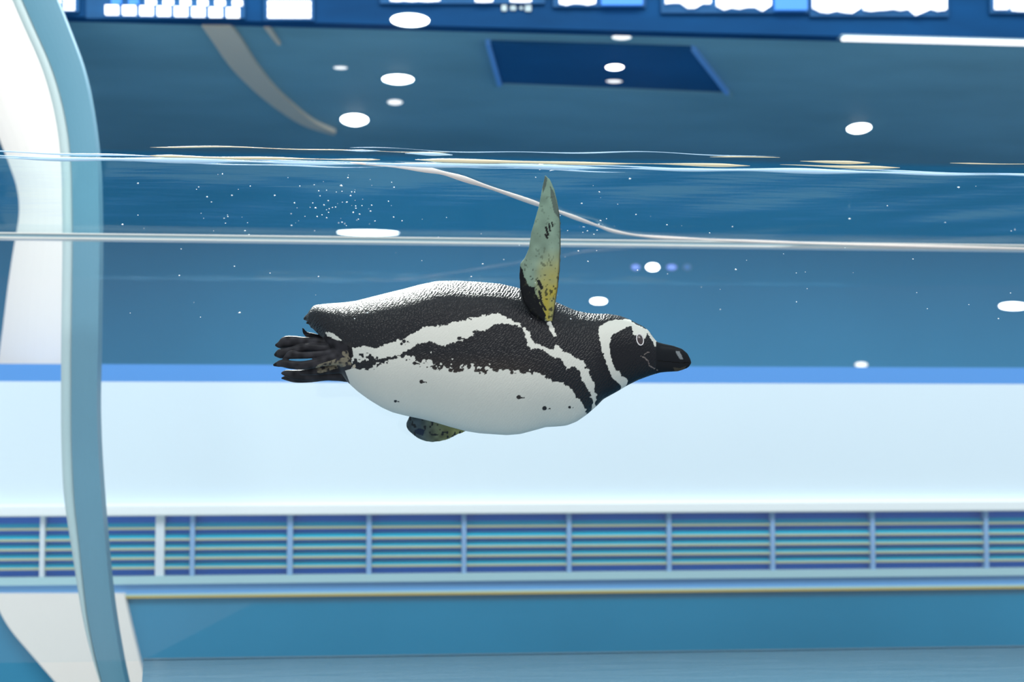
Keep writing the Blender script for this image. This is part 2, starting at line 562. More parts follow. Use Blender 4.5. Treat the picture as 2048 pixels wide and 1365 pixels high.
def ribbon(name, left, right, v, depth, m, parent, bulge=0.0, nx=6, ext=None):
    """solid band between two edge curves given as picture points, standing on plane Y = v"""
    ys = np.linspace(*(ext or (-300, 1466)), 127 if not ext else 24)
    lx = np.interp(ys, [p[1] for p in left], [p[0] for p in left])
    rx = np.interp(ys, [p[1] for p in right], [p[0] for p in right])
    k = np.ones(7) / 7
    pad = lambda a: np.convolve(np.concatenate([np.full(3, a[0]) - np.arange(3, 0, -1) * (a[1] - a[0]), a,
                                                np.full(3, a[-1]) + np.arange(1, 4) * (a[-1] - a[-2])]), k, 'valid')
    lx, rx = pad(lx), pad(rx)
    front, back = [], []
    for y, a, b in zip(ys, lx, rx):
        for i in range(nx + 1):
            t = i / nx
            p = on_v(a + (b - a) * t, y, v)
            p.y -= bulge * (1 - (2 * t - 1) ** 2)
            front.append(p)
            back.append(on_v(a + (b - a) * t, y, v) + Vector((0, depth, 0)))
    n = nx + 1
    R_ = len(ys)
    V = front + back
    o = len(front)
    Fc = []
    for r in range(R_ - 1):
        for i in range(nx):
            a = r * n + i
            Fc.append((a, a + 1, a + n + 1, a + n))
            Fc.append((o + a, o + a + n, o + a + n + 1, o + a + 1))
        a, b = r * n, r * n + nx
        Fc.append((a, a + n, o + a + n, o + a))
        Fc.append((b, o + b, o + b + n, b + n))
    for i in range(nx):
        Fc.append((i, o + i, o + i + 1, i + 1))
        a = (R_ - 1) * n + i
        Fc.append((a, a + 1, o + a + 1, o + a))
    return mesh_obj(name, V, Fc, m, parent, False)


strip_l = [(-110, -300), (20, -60), (62, 40), (108, 140), (134, 240), (144, 330), (146, 480), (143, 700), (143, 880), (148, 1000), (158, 1080), (168, 1180), (180, 1270), (203, 1365), (235, 1466)]
strip_r = [(-30, -300), (90, -60), (130, 40), (168, 140), (186, 240), (196, 330), (199, 480), (196, 700), (193, 800), (196, 900), (203, 1000), (210, 1080), (219, 1180), (232, 1270), (250, 1365), (276, 1466)]
edge_l = [(p[0] - 21, p[1]) if p[1] < 1000 else (p[0] - 21 + (p[1] - 1000) * 0.045, p[1]) for p in strip_l]
leg_l = [(-480, -300), (-210, -60), (-110, 40), (-70, 120), (-25, 220), (8, 300), (44, 400), (20, 540), (0, 700), (-30, 900), (-40, 1100), (2, 1240), (110, 1365), (200, 1466)]
leg_r = [(-60, -300), (70, -60), (112, 40), (150, 140), (180, 240), (192, 330), (196, 480), (194, 700), (194, 900), (206, 1000), (226, 1100), (248, 1190), (266, 1270), (290, 1365), (316, 1466)]
ar = empty('arched_frame', on_v(205, 1365, VP))
ribbon('post', strip_l, strip_r, VP, 0.05, M['post'], ar, 0.004)
ribbon('post_edge', edge_l, strip_l, VP + 0.006, 0.05, M['post_edge'], ar, 0.006)
ribbon('white_leg', leg_l, leg_r, V_LOW + 0.22, 0.05, M['white'], ar, 0.035, 10)
ribbon('white_foot', leg_l, leg_r, V_LOW - 0.03, 0.04, M['white'], ar, 0.0, 10, (1189, 1466))
settle(ar)
tag(ar, 'tall curved white arch leg with a flat teal post in front of it', 'arch')

# ------------------------------------------------------------------ the tank
tk = empty('acrylic_tank', (0.4, (V_FRONT + V_BACK) / 2, 0))
XT0, XT1 = -1.75, 2.35
pl = [on_z(292, 1312, Z_BED), on_z(312, 1480, Z_BED)]
pl = [(pl[0].x, V_BACK + 0.04), (XT1, V_BACK + 0.04), (XT1, V_FRONT - 0.05), (pl[1].x, V_FRONT - 0.05)]
mesh_obj('base', [(x, y, z) for z in (0, Z_BED) for x, y in pl], [(0, 1, 2, 3), (7, 6, 5, 4)] + [(i, (i + 1) % 4, 4 + (i + 1) % 4, 4 + i) for i in range(4)], M['tank_base'], tk)
# rim along the far pane at the waterline
zr0, zr1 = zc(490, V_BACK), zc(478, V_BACK)
box('rim', XT0, XT1, V_BACK - 0.005, V_BACK + 0.03, zr0 + 0.003, zr1 - 0.002, M['rim_grey'], tk)
box('rim_bead', XT0, XT1, V_BACK - 0.008, V_BACK + 0.03, zr1 - 0.003, zr1, M['rim_pale'], tk, 0.001)
box('rim_bead', XT0, XT1, V_BACK - 0.008, V_BACK + 0.03, zr0, zr0 + 0.004, M['rim_pale'], tk, 0.001)
box('back_pane', XT0, XT1, V_BACK, V_BACK + 0.02, Z_BED, Z_WATER + 0.02, M['acrylic'], tk)
settle(tk)
tag(tk, 'clear acrylic penguin tank with pale rim along the waterline', 'tank')

# water surface, wavy
nx, ny = 160, 26
wv, wf = [], []
for j in range(ny + 1):
    for i in range(nx + 1):
        x = XT0 + (XT1 - XT0) * i / nx
        y = V_FRONT + (V_BACK - V_FRONT) * j / ny
        fade = min(1, (ny - j) / 6)
        z = Z_WATER + fade * (0.0016 * math.sin(x * 9 + y * 4) + 0.0014 * math.sin(x * 3.1 - y * 11 + 1) + 0.0008 * math.sin(x * 23 + y * 17))
        wv.append((x, y, z))
for j in range(ny):
    for i in range(nx):
        a = j * (nx + 1) + i
        wf.append((a, a + 1, a + nx + 2, a + nx + 1))
water = mesh_obj('water_surface', wv, wf, M['water'], None, True)
water['kind'] = 'stuff'
tag(water, 'rippling water surface of the tank seen from just below', 'water')

# meniscus strands: refracted light and gold highlights put into colour at the near waterline
rnd = random.Random(4)


def strand(y_off, r, amp, m, x0=-300, x1=2500, gaps=0, seed=0, v=V_FRONT, slope=35 / 2048):
    rr = random.Random(seed)
    ph = [rr.random() * 6.28 for _ in range(4)]
    pts, rad = [], []
    n = int((x1 - x0) / 14) + 2
    for i in range(n):
        x = x0 + (x1 - x0) * i / (n - 1)
        y = 311.5 + slope * x + y_off + amp * (math.sin(x / 97 + ph[0]) + 0.6 * math.sin(x / 41 + ph[1]))
        k = 0.55 + 0.45 * math.sin(x / 130 + ph[2]) * math.sin(x / 57 + ph[3])
        e = min(1, min(i, n - 1 - i) / 4 + 0.15)
        pts.append(on_v(x, y, v)); rad.append(1.5 * r * v / F * k * e)
    return tube_vf(pts, rad, 6, 0.6)


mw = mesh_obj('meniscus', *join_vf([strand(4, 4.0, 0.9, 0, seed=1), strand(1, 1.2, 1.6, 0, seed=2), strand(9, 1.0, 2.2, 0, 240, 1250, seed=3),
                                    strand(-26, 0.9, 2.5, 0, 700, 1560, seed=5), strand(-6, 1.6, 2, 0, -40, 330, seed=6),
                                    strand(-22, 3.0, 1.0, 0, 686, 760, seed=9), strand(-17, 3.5, 1.5, 0, 810, 905, seed=10)]), M['glint_blue'], water, True)
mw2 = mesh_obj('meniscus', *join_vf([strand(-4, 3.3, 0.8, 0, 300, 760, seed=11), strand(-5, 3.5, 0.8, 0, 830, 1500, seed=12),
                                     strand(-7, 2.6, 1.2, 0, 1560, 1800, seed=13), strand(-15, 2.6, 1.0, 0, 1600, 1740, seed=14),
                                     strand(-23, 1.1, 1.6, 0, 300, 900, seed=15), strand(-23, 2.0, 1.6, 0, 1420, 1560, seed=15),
                                     strand(-17, 1.1, 1.6, 0, 1900, 2090, seed=16)]), M['glint_gold'], water, True)
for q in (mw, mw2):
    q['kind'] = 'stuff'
# little splash around the raised flipper tip
sp = []
for k in range(7):
    x = 1066 + rnd.uniform(0, 40); y = 340 + rnd.uniform(-6, 4)
    p = on_v(x, y, V_FRONT + 0.03)
    q = on_v(x + rnd.uniform(10, 26), y - rnd.uniform(1, 7), V_FRONT + 0.03)
    sp.append(tube_vf([p, p.lerp(q, .5) + UPV * 0.002, q], [0.0004, 0.0016, 0.0004], 6))
spl = mesh_obj('splash', *join_vf(sp), M['foam'], water, True)
spl['kind'] = 'stuff'

# pale hose floating across the surface
hp = smooth_path([(700, 326), (770, 331), (850, 339), (907, 352), (972, 373), (1071, 407), (1129, 428), (1190, 450), (1232, 464), (1300, 474), (1400, 479), (1560, 485.5), (1750, 491), (2110, 499), (2450, 506)], 6)
hv = []
for p in hp:
    q = on_z(p[0], p[1], Z_WATER - 0.003)
    if q.y > V_BACK - 0.012:
        q = on_v(p[0], p[1], V_BACK - 0.012)
    hv.append(q)
hose = mesh_obj('floating_hose', *tube_vf(hv, [(0.0058 - 0.0024 * min(1, i / 50)) * min(1, 0.12 + i / 14) * (0.85 + 0.2 * math.sin(i * 0.7)) for i in range(len(hv))], 8), M['hose'], None, True)
tag(hose, 'thin pale hose floating diagonally across the water surface', 'hose')

# bubbles
bub = []
ico = bmesh.new()
bmesh.ops.create_icosphere(ico, subdivisions=1, radius=1)
iv = [v.co.copy() for v in ico.verts]
ifc = [tuple(v.index for v in f.verts) for f in ico.faces]
ico.free()
rnd = random.Random(11)
for k in range(230):
    if k < 95:
        x, y = rnd.gauss(690, 60), rnd.gauss(408, 28)
    elif k < 120:
        x, y = rnd.gauss(450, 50), rnd.gauss(400, 40)
    elif k < 150:
        x, y = rnd.gauss(1200, 60), rnd.gauss(430, 40)
    else:
        x, y = rnd.uniform(200, 2040), rnd.uniform(350, 640)
    if y < 348:
        continue
    c = on_v(x, y, rnd.uniform(2.25, 2.33) if k % 3 else rnd.uniform(2.6, 2.9))
    if c.z > Z_WATER - 0.004:
        continue
    r = rnd.uniform(0.5, 1.5) * 2.35 / F * (1.35 if rnd.random() < .1 else 1)
    bub.append(([c + Vector((q.x * r * rnd.choice((1, 1, 2)), q.y * r, q.z * r)) for q in iv], ifc))
bo = mesh_obj('bubbles', *join_vf(bub), M['bubble'], None, True)
bo['kind'] = 'stuff'
tag(bo, 'scattered tiny white bubbles drifting in the tank water', 'bubbles')

# ------------------------------------------------------------------ the penguin
D0 = 2.42                           # distance of its middle plane
PX = D0 / F                         # metres per picture pixel there


def loc(x, y, D):
    return CAM + (FWD + RGT * ((x - 1024) / F) + UPV * ((682.5 - y) / F)) * D


TOP = [(611, 637), (614, 630), (618, 624), (624, 616.6), (632, 612), (641, 609), (662, 607), (691, 605), (713, 602), (742, 594.6), (772, 587), (809, 578), (838.6, 570),
       (873.7, 562.7), (912, 561.7), (955.8, 564), (999.7, 567.8), (1036, 576), (1075, 590), (1112, 604.4), (1128.5, 611.7), (1150, 621), (1172, 626),
       (1194, 627.8), (1216, 627.8), (1238, 631.5), (1254, 637), (1270.6, 645.4), (1286.7, 653.5), (1297, 661.5), (1305.8, 674.7), (1313, 684), (1327.7, 688),
       (1346.8, 692), (1364, 698), (1374.6, 707), (1380.5, 718), (1382.5, 725)]
BOT = [(611, 640), (618, 650), (632, 664), (650, 680), (662, 704), (672, 728), (680, 741.7), (688.8, 754), (699, 767.4), (716.6, 783.5), (738.6, 799.6), (765, 815.7),
       (785.5, 825), (811.8, 831.8), (841, 837.7), (870.4, 845), (899.7, 853.8), (932, 862.6), (960, 867), (989, 869), (1014, 870.6), (1040.6, 868.4),
       (1062.5, 862.6), (1091.8, 854.5), (1113.8, 853.5), (1132.8, 851.6), (1153.4, 843.5), (1172.4, 830.4), (1193, 812.8), (1206, 799), (1232.5, 784.6),
       (1254.5, 771.4), (1276.5, 760.4), (1302.8, 750.9), (1320.4, 745.7), (1335, 744.3), (1355.6, 743.5), (1364.4, 740.6), (1374, 737), (1378.5, 733.5), (1382.5, 727)]
DEP = [(611, 4), (620, 22), (640, 44), (670, 72), (700, 92), (760, 116), (850, 132), (960, 134), (1060, 122), (1120, 104), (1170, 82), (1210, 66), (1250, 54), (1285, 42),
       (1305, 30), (1318, 20), (1340, 14), (1365, 10), (1378, 6), (1382.5, 2)]
xs = np.concatenate([np.linspace(611, 640, 26), np.arange(641.5, 1300, 2.0), np.linspace(1300, 1382.5, 60)])


def prof(T, sm=True):
    a = np.array(T)
    fx = np.arange(605, 1390, 0.5)
    fy = np.interp(fx, a[:, 0], a[:, 1])
    if sm:
        k = np.exp(-0.5 * (np.arange(-12, 13) / 5.0) ** 2)
        k /= k.sum()
        g = np.convolve(np.pad(fy, 12, 'edge'), k, 'valid')
        w = np.clip(np.minimum(fx - 626, 1366 - fx) / 14, 0, 1)
        fy = fy * (1 - w) + g * w
    return lambda x: np.interp(x, fx, fy)


fT, fB = prof(TOP), prof(BOT)
_d = np.array(DEP)
fD = prof(DEP)
NR = 96
th = np.linspace(0, 2 * np.pi, NR, endpoint=False)
pw = 2 / 2.15
cz = np.sign(np.cos(th)) * np.abs(np.cos(th)) ** pw
sy = np.sign(np.sin(th)) * np.abs(np.sin(th)) ** pw
bv, bf = [], []
for x in xs:
    t, b, d = float(fT(x)), float(fB(x)), float(fD(x))
    c, h = (t + b) / 2, (b - t) / 2
    for k in range(NR):
        bv.append(loc(x, c - h * cz[k], D0) + FWD * (d * PX * sy[k]))
for i in range(len(xs) - 1):
    for k in range(NR):
        bf.append((i * NR + k, i * NR + (k + 1) % NR, (i + 1) * NR + (k + 1) % NR, (i + 1) * NR + k))
bv += [loc(610.5, 638.5, D0), loc(1383, 726, D0)]
m_ = len(bv)
for k in range(NR):
    bf.append((m_ - 2, (k + 1) % NR, k))
    q = (len(xs) - 1) * NR
    bf.append((m_ - 1, q + k, q + (k + 1) % NR))
parts = [(bv, bf)]


def surf_depth(x, y):               # how far the near flank stands in front of the middle plane
    t, b, d = float(fT(x)), float(fB(x)), float(fD(x))
    u = abs((y - (t + b) / 2) / ((b - t) / 2))
    return d * PX * max(0, 1 - u ** 2.15) ** (1 / 2.15)


def blade(spine, half, thick, depth, n=16):
    """flipper: spine points with half widths (vectors in picture space) and a lens section"""
    V, Fc = [], []
    for (lx, ly, rx, ry), tk_, D in zip(half, thick, depth):
        for k in range(n):
            a = 2 * math.pi * k / n
            u = math.cos(a)
            s = math.sin(a) * (1 - 0.25 * u)
            p = loc(lx + (rx - lx) * (u + 1) / 2, ly + (ry - ly) * (u + 1) / 2, D)
            V.append(p + FWD * (tk_ * s))
    m = len(half)
    for i in range(m - 1):
        for k in range(n):
            Fc.append((i * n + k, i * n + (k + 1) % n, (i + 1) * n + (k + 1) % n, (i + 1) * n + k))
    Fc.append(tuple(range(n)))
    Fc.append(tuple(range(m * n - 1, (m - 1) * n - 1, -1)))
    return V, Fc


FL = [(1090, 350), (1087, 362), (1084, 375), (1077, 412.7), (1067.8, 445.5), (1062, 464), (1057.3, 497), (1049, 515.8), (1039.7, 527.5), (1038.3, 551), (1039.7, 579), (1046.7, 604.8), (1063, 628), (1082, 642), (1094, 652), (1100, 664)]
FR = [(1090.5, 350), (1100.6, 359), (1110, 380), (1117, 410), (1121.7, 445.5), (1122.4, 492), (1120.5, 539), (1117, 574), (1110, 616.6), (1105, 642), (1108, 652), (1112, 664)]
ysf = np.concatenate([[350.3, 351.5, 353.5], np.arange(356, 664, 3.0)])
lx = np.interp(ysf, [p[1] for p in FL], [p[0] for p in FL])
rx = np.interp(ysf, [p[1] for p in FR], [p[0] for p in FR])
tt = (ysf - 350) / 314
root = surf_depth(1098, 660)
flip_depth = D0 - (0.088 + (root - 0.012 - 0.088) * np.clip((tt - 0.72) / 0.28, 0, 1) ** 1.6) - 0.004 * (1 - tt)
parts.append(blade(None, [(a, y, b, y) for a, b, y in zip(lx, rx, ysf)], 0.0015 + 0.0065 * np.clip(tt * 1.6, 0, 1), flip_depth))
# far flipper, swept back and down
GL = smooth_path([(1085, 772), (1000, 822), (933, 862.6), (914, 870.6), (897, 879.4), (875, 884.6), (856, 884.6), (838, 878.7), (826, 870)], 4)
GU = smooth_path([(1090, 690), (1010, 712), (940, 742), (905, 765), (880, 780), (856, 796), (840, 806), (826, 820), (816, 838)], 4)
ngl = len(GL)
fd = [D0 + 0.075 + 0.03 * min(1, i / ngl * 2) for i in range(ngl)]
cen = [(812.5, 850)]
parts.append(blade(None, [(a[0], a[1], b[0], b[1]) for a, b in zip(GL, GU)] + [(817, 862, 812.5, 846), (813.5, 856, 812.5, 850)],
                   [0.008 - 0.004 * i / ngl for i in range(ngl)] + [0.003, 0.002], fd + [fd[-1]] * 2, 16))


def toe(pts, dd, flat=0.9):
    sp_ = smooth_path(pts, 4)
    return tube_vf([loc(p[0], p[1], D0 + dd) for p in sp_], [max(0.8, p[2]) * PX for p in sp_], 12, flat)


parts += [
    toe([(715, 690, 16), (697, 698, 16), (672, 696, 13), (640, 687, 11), (606, 685, 11), (588, 684, 12), (572, 685, 12.5), (560, 690, 8), (550, 691, 2)], -0.030),
    toe([(712, 700, 18), (690, 702, 17), (650, 699, 10), (618, 696, 9), (600, 700, 10.5), (578, 705, 10), (560, 708, 10), (548, 711, 2)], -0.042),
    toe([(712, 706, 18), (690, 708, 16), (650, 709, 8), (612, 711, 7), (595, 711, 7.5), (582, 710, 9), (570, 716, 4), (565, 718, 1.5)], -0.056),
    toe([(715, 708, 20), (692, 714, 17), (655, 722, 10), (610, 731, 9), (582, 730, 8.5), (566, 727, 8), (555, 729, 5.5), (546, 731, 2)], -0.060),
    toe([(655, 690, 8), (632, 676, 8), (612, 668, 5), (605, 656, 1.5)], 0.010),
    toe([(715, 745, 20), (690, 748, 16), (650, 751, 11), (612, 751, 12), (588, 750, 10), (572, 747, 7), (562, 747, 2)], 0.015),
    toe([(705, 735, 12), (664, 738, 10), (628, 743, 8), (600, 746, 5)], -0.02),
    toe([(700, 752, 14), (660, 752, 10), (620, 755, 11), (592, 756, 10.5), (576, 756, 7), (562, 757, 1.5)], 0.03),
    # ragged tail feathers
    toe([(650, 630, 16), (625, 632, 9), (612, 637, 5), (607, 640, 1)], 0.0, 1.4),
    toe([(650, 645, 14), (632, 650, 8), (621, 655, 2)], -0.008, 1.3),
    toe([(650, 622, 12), (632, 618, 8), (617, 626, 1.5)], 0.006, 1.6),
    toe([(650, 640, 12), (628, 643, 8), (612, 647, 1.5)], -0.012, 1.0),
]
bvv, bff = join_vf(parts)
src = mesh_obj('penguin_source', bvv, bff, None)
rm = src.modifiers.new('remesh', 'REMESH')
rm.mode = 'VOXEL'
rm.voxel_size = 0.00115
rm.use_smooth_shade = True
dg = bpy.context.evaluated_depsgraph_get()
bme = bpy.data.meshes.new_from_object(src.evaluated_get(dg))
bpy.data.objects.remove(src)
bme.name = 'body'
NV = len(bme.vertices)
co = np.empty(NV * 3, np.float32)
bme.vertices.foreach_get('co', co)
co = co.reshape(-1, 3)
# light relaxation of the voxel steps
ed = np.empty(len(bme.edges) * 2, np.int32)
bme.edges.foreach_get('vertices', ed)
ed = ed.reshape(-1, 2)
for it in range(4):
    acc = np.zeros_like(co); cnt = np.zeros(NV, np.float32)
    for a, b in ((0, 1), (1, 0)):
        for ax_ in range(3):
            acc[:, ax_] += np.bincount(ed[:, a], weights=co[ed[:, b], ax_], minlength=NV)
        cnt += np.bincount(ed[:, a], minlength=NV)
    co = co + 0.5 * (acc / np.maximum(cnt, 1)[:, None] - co)
bme.vertices.foreach_set('co', co.astype(np.float32).ravel())
bme.polygons.foreach_set('use_smooth', [True] * len(bme.polygons))
bme.update()

# plumage: the same markings on both flanks
rel = co - np.array(CAM)
Dv = rel @ np.array(FWD)
far = Dv > D0
De = np.where(far, 2 * D0 - Dv, Dv)
shift = np.where(far, De / Dv, 1.0)
Xr, Zr = rel @ np.array(RGT), rel @ np.array(UPV)
px = 1024 + F * Xr / De
py = 682.5 - F * Zr / De


def vnoise(x, y, s, seed):
    r = np.random.RandomState(seed)
    g = r.rand(256, 256)
    u, v = x / s + 1000, y / s + 1000
    i, j = np.floor(u).astype(int), np.floor(v).astype(int)
    a, b = u - i, v - j
    a, b = a * a * (3 - 2 * a), b * b * (3 - 2 * b)
    G = lambda p, q: g[p % 256, q % 256]
    return (G(i, j) * (1 - a) + G(i + 1, j) * a) * (1 - b) + (G(i, j + 1) * (1 - a) + G(i + 1, j + 1) * a) * b


def inpoly(x, y, poly):
    r = np.zeros(x.shape, bool)
    n = len(poly)
    for i in range(n):
        x0_, y0_ = poly[i]
        x1_, y1_ = poly[(i + 1) % n]
        c = ((y0_ > y) != (y1_ > y)) & (x < (x1_ - x0_) * (y - y0_) / (y1_ - y0_ + 1e-9) + x0_)
        r ^= c
    return r


jx = px + 5.0 * (vnoise(px, py, 5, 1) - .5) + 3.0 * (vnoise(px, py, 2.5, 2) - .5)
jy = py + 6.0 * (vnoise(px, py, 5, 3) - .5) + 3.0 * (vnoise(px, py, 2.5, 4) - .5)
A_up = [(703, 695), (728, 694), (757, 695.7), (780, 686), (805, 677.7), (838.6, 661.6), (850, 654), (871, 653.5), (904.5, 645.5), (941, 638), (967.5, 632), (995, 627), (1008.5, 632), (1029, 645), (1042, 648)]
A_lo = [(1040, 654), (1020, 649), (1000, 648), (982, 654), (970, 661.6), (942.6, 663), (947, 672), (923.5, 683.5), (909, 684), (894, 690), (879.6, 692), (865, 685), (841.5, 684), (828, 694), (816.6, 701), (800.5, 709),
        (780, 715), (768, 720), (752, 720), (730, 722), (703, 726)]
BEL = [(672, 738), (705, 736), (725, 739), (742, 737), (755, 728), (771, 725), (785, 718), (800, 714), (819, 717), (838, 725), (863, 725), (875, 731), (897, 737), (913, 743), (936, 736), (958, 739.5), (982, 738), (1004, 742), (1018.6, 740),
       (1043.5, 746), (1068.4, 747), (1089, 751), (1092, 759), (1106.5, 760), (1121, 766.6), (1140, 772), (1144.6, 780.6), (1153.4, 795), (1162, 801), (1168, 814), (1174, 827.4), (1180, 900), (660, 900)]
CH = [(1045, 654), (1053.7, 658.6), (1062.5, 673), (1071, 688), (1087.4, 693.7), (1106.5, 699.6), (1112.3, 688), (1121, 696.7), (1125.5, 705.5), (1137, 708), (1150.4, 715.7), (1165, 720), (1171, 729), (1179.7, 746.5),
      (1188.5, 770), (1193, 790), (1193.5, 806), (1188, 830), (1183, 830), (1185.6, 799.6), (1178, 785), (1171, 770), (1165, 761.5), (1155, 738), (1143, 733.7), (1134, 739.5), (1125.5, 725), (1119.7, 716), (1102, 714.6), (1089, 701.5), (1081.6, 698),
      (1062.5, 699.6), (1053.7, 690.8), (1050.8, 670), (1044, 658.6)]
SHO = [(1092, 646), (1103.5, 645), (1111, 661.5), (1112, 672), (1106.5, 674.7), (1100.6, 660)]
HD = [(1259, 639.5), (1247, 638.8), (1229.6, 639.5), (1212, 645.4), (1197.4, 655.7), (1196.6, 666), (1200.3, 685), (1204.7, 702.5), (1212, 724.5), (1217.9, 740.6), (1226.7, 758), (1241.3, 771.4), (1243, 790), (1254, 790), (1252.3, 771.4),
      (1256.7, 759), (1242.8, 752.3), (1239.9, 742), (1232.5, 742), (1226.7, 729), (1220.8, 714), (1219.4, 695), (1220.8, 679), (1223.7, 670.3), (1241.3, 661.5), (1256, 654.2), (1264, 652), (1266.2, 664.4), (1264.8, 668.8), (1270.6, 670.3),
      (1283.8, 672), (1289.7, 677.6), (1292.6, 670.3), (1295.5, 666), (1285, 655.7), (1270.6, 648.3)]
BROW = [(1285, 655), (1296, 660), (1306, 674), (1313, 684), (1316, 692.3), (1308.6, 693.7), (1307.2, 688), (1303, 679), (1294, 667)]
TAILW = [(650, 667), (660, 667), (676, 675), (685, 684), (672, 681), (655, 674)]
K = np.array([0.0075, 0.0085, 0.012])
W = np.array([0.52, 0.535, 0.50])
colr = np.tile(K, (NV, 1))
fea = np.full(NV, 0.5)
white = inpoly(jx, jy, A_up + A_lo) | inpoly(jx, jy, CH) | inpoly(jx, jy, SHO) | inpoly(jx, jy, TAILW)
jxh = px + 2.5 * (vnoise(px, py, 4, 1) - .5) + 1.5 * (vnoise(px, py, 2, 2) - .5)
jyh = py + 2.5 * (vnoise(px, py, 4, 3) - .5) + 1.5 * (vnoise(px, py, 2, 4) - .5)
white |= inpoly(jxh, jyh, HD) | inpoly(jxh, jyh, BROW)
# belly: clumpier edge between 800 and 960
amp = np.where((px > 800) & (px < 980), 2.4, 1.0)
by = py + amp * (9.0 * (vnoise(px, py, 7, 8) - .5) + 4.0 * (vnoise(px, py, 3, 9) - .5))
white |= inpoly(jx, by, BEL)
# dotted dark line at the thigh
dots = inpoly(px, py, [(705, 708), (735, 706), (760, 716), (790, 708), (802, 712), (790, 720), (760, 730), (745, 742), (705, 738)])
white &= ~(dots & (vnoise(px, py, 5.0, 21) > 0.60))
for sx, sy_, r in ((843, 764, 4.2), (791, 803, 3), (1037.5, 795, 4.6), (1089, 817, 4.8), (1139, 815, 3), (1024, 746, 3.5), (957, 741, 4), (870, 737, 4), (829, 727, 4), (1171, 736, 2.6), (868, 735, 4.5), (901, 741, 4.5), (808, 683, 4), (803, 688, 3), (919, 677, 4.5)):
    d2 = ((px - sx) / r) ** 2 + ((py - sy_) / (r * 0.9)) ** 2
    tail_ = (np.abs(py - sy_ - 0.15 * (px - sx)) < r * 0.35) & (px > sx) & (px < sx + 2.6 * r) & (vnoise(px, py, 2, 31) > .45)
    white &= ~((d2 < 1) | tail_)
for sx, sy_ in ((862, 705.5), (905, 718.5), (979, 729), (1060, 741), (1209, 695), (1214, 700)):
    white |= ((px - sx) ** 2 + (py - sy_) ** 2) < 2.6
colr[white] = W
fea[white] = 0.12
# dark flank stripe is a little brown towards its lower edge
stripe = (~white) & (px > 780) & (px < 1190) & (py > 690)
brown = (np.clip((py - 705) / 40, 0, 1) * np.clip((px - 790) / 60, 0, 1) * np.clip((1120 - px) / 110, 0, 1))[:, None]
colr[stripe] = (K * (1 - brown) + np.array([0.022, 0.017, 0.015]) * brown)[stripe]
fea *= 1 - 0.4 * np.clip((px - 1170) / 50, 0, 1)
# beak
bk = (px > 1312) & (py > 684)
colr[bk] = [0.010, 0.012, 0.015]
fea[px > 1312] = 0.0
m1 = inpoly(px, py, [(1351, 702.5), (1358.5, 702.5), (1363, 711), (1366, 718.6), (1360, 718.6), (1354, 710)])
colr[m1] = [0.15, 0.17, 0.185]
m2 = inpoly(px, py, [(1346, 735), (1360, 737), (1372, 733), (1370, 740), (1350, 744)])
colr[m2] = [0.045, 0.04, 0.032]


def near_line(pts, w):
    r = np.zeros(NV, bool)
    for (ax_, ay_), (bx_, by_) in zip(pts[:-1], pts[1:]):
        dx, dy = bx_ - ax_, by_ - ay_
        t = np.clip(((px - ax_) * dx + (py - ay_) * dy) / (dx * dx + dy * dy), 0, 1)
        r |= (px - ax_ - t * dx) ** 2 + (py - ay_ - t * dy) ** 2 < w * w
    return r


gape = near_line([(1282, 713), (1290, 716), (1297, 724), (1299, 732), (1306, 736), (1315, 741)], 1.0) | near_line([(1288, 710), (1295, 705), (1302, 705.5)], 0.9)
colr[gape & (vnoise(px, py, 2.5, 60) > .3)] = [0.17, 0.145, 0.14]
colr[near_line([(1315, 722), (1340, 724), (1360, 726), (1378, 726)], 0.7)] = [0.004, 0.004, 0.004]
# feet
ft = inpoly(px, py, [(540, 670), (600, 652), (612, 652), (640, 668), (690, 687), (703, 697), (703, 738), (690, 742), (700, 768), (540, 772)])
fn = vnoise(px, py, 9, 70)
fcol = np.array([0.022, 0.022, 0.026])[None] * (0.5 + 1.2 * fn[:, None])
web = near_line([(700, 722), (672, 728), (640, 738)], 9) | near_line([(690, 707), (700, 712)], 6)
wf_ = (web * np.clip((vnoise(px, py, 7, 71) * .6 + vnoise(px, py, 3, 74) * .4 - .38) * 5, 0, 1))[:, None]
fcol = fcol * (1 - wf_) + np.array([0.19, 0.17, 0.125]) * wf_
fcol[(px < 553)] = [0.012, 0.012, 0.013]
colr[ft] = fcol[ft]
fea[ft] = 0.0
ank = near_line([(699, 690), (702, 712)], 4.5)
colr[ank] = [0.012, 0.012, 0.014]
ankp = near_line([(705, 726), (708, 733)], 3.5)
colr[ankp & (vnoise(px, py, 4, 72) > .4)] = [0.42, 0.38, 0.30]
tl = (px < 638) & (py < 668)
colr[tl] = K
# near flipper (actual depth, no mirroring)
pxa = 1024 + F * Xr / Dv
pya = 682.5 - F * Zr / Dv
bd = np.interp(pya, ysf, flip_depth)
inf = inpoly(pxa, pya, [(x - 2.5, y) for x, y in FL[:-2]] + [(x + 2.5, y) for x, y in reversed(FR[:-2])])
nf = ((inf & (pya < 650)) | (pya < 556)) & (Dv < D0 - 0.035)
t_ = np.clip((pya - 350) / 290, 0, 1)
u_ = np.clip((pxa - np.interp(pya, ysf, lx)) / np.maximum(np.interp(pya, ysf, rx) - np.interp(pya, ysf, lx), 1), 0, 1)
grn = np.array([0.165, 0.235, 0.185]); yel = np.array([0.34, 0.29, 0.055]); pale = np.array([0.24, 0.30, 0.24])
wy = (np.clip((t_ - 0.50) / 0.28, 0, 1) * np.clip((u_ - 0.35) / 0.3, 0, 1) * (0.6 + 0.5 * vnoise(pxa, pya, 12, 80)))[:, None].clip(0, 1)
fc = grn[None] * (0.8 + 0.5 * vnoise(pxa, pya, 16, 81))[:, None]
fc = fc * (1 - wy) + yel[None] * wy
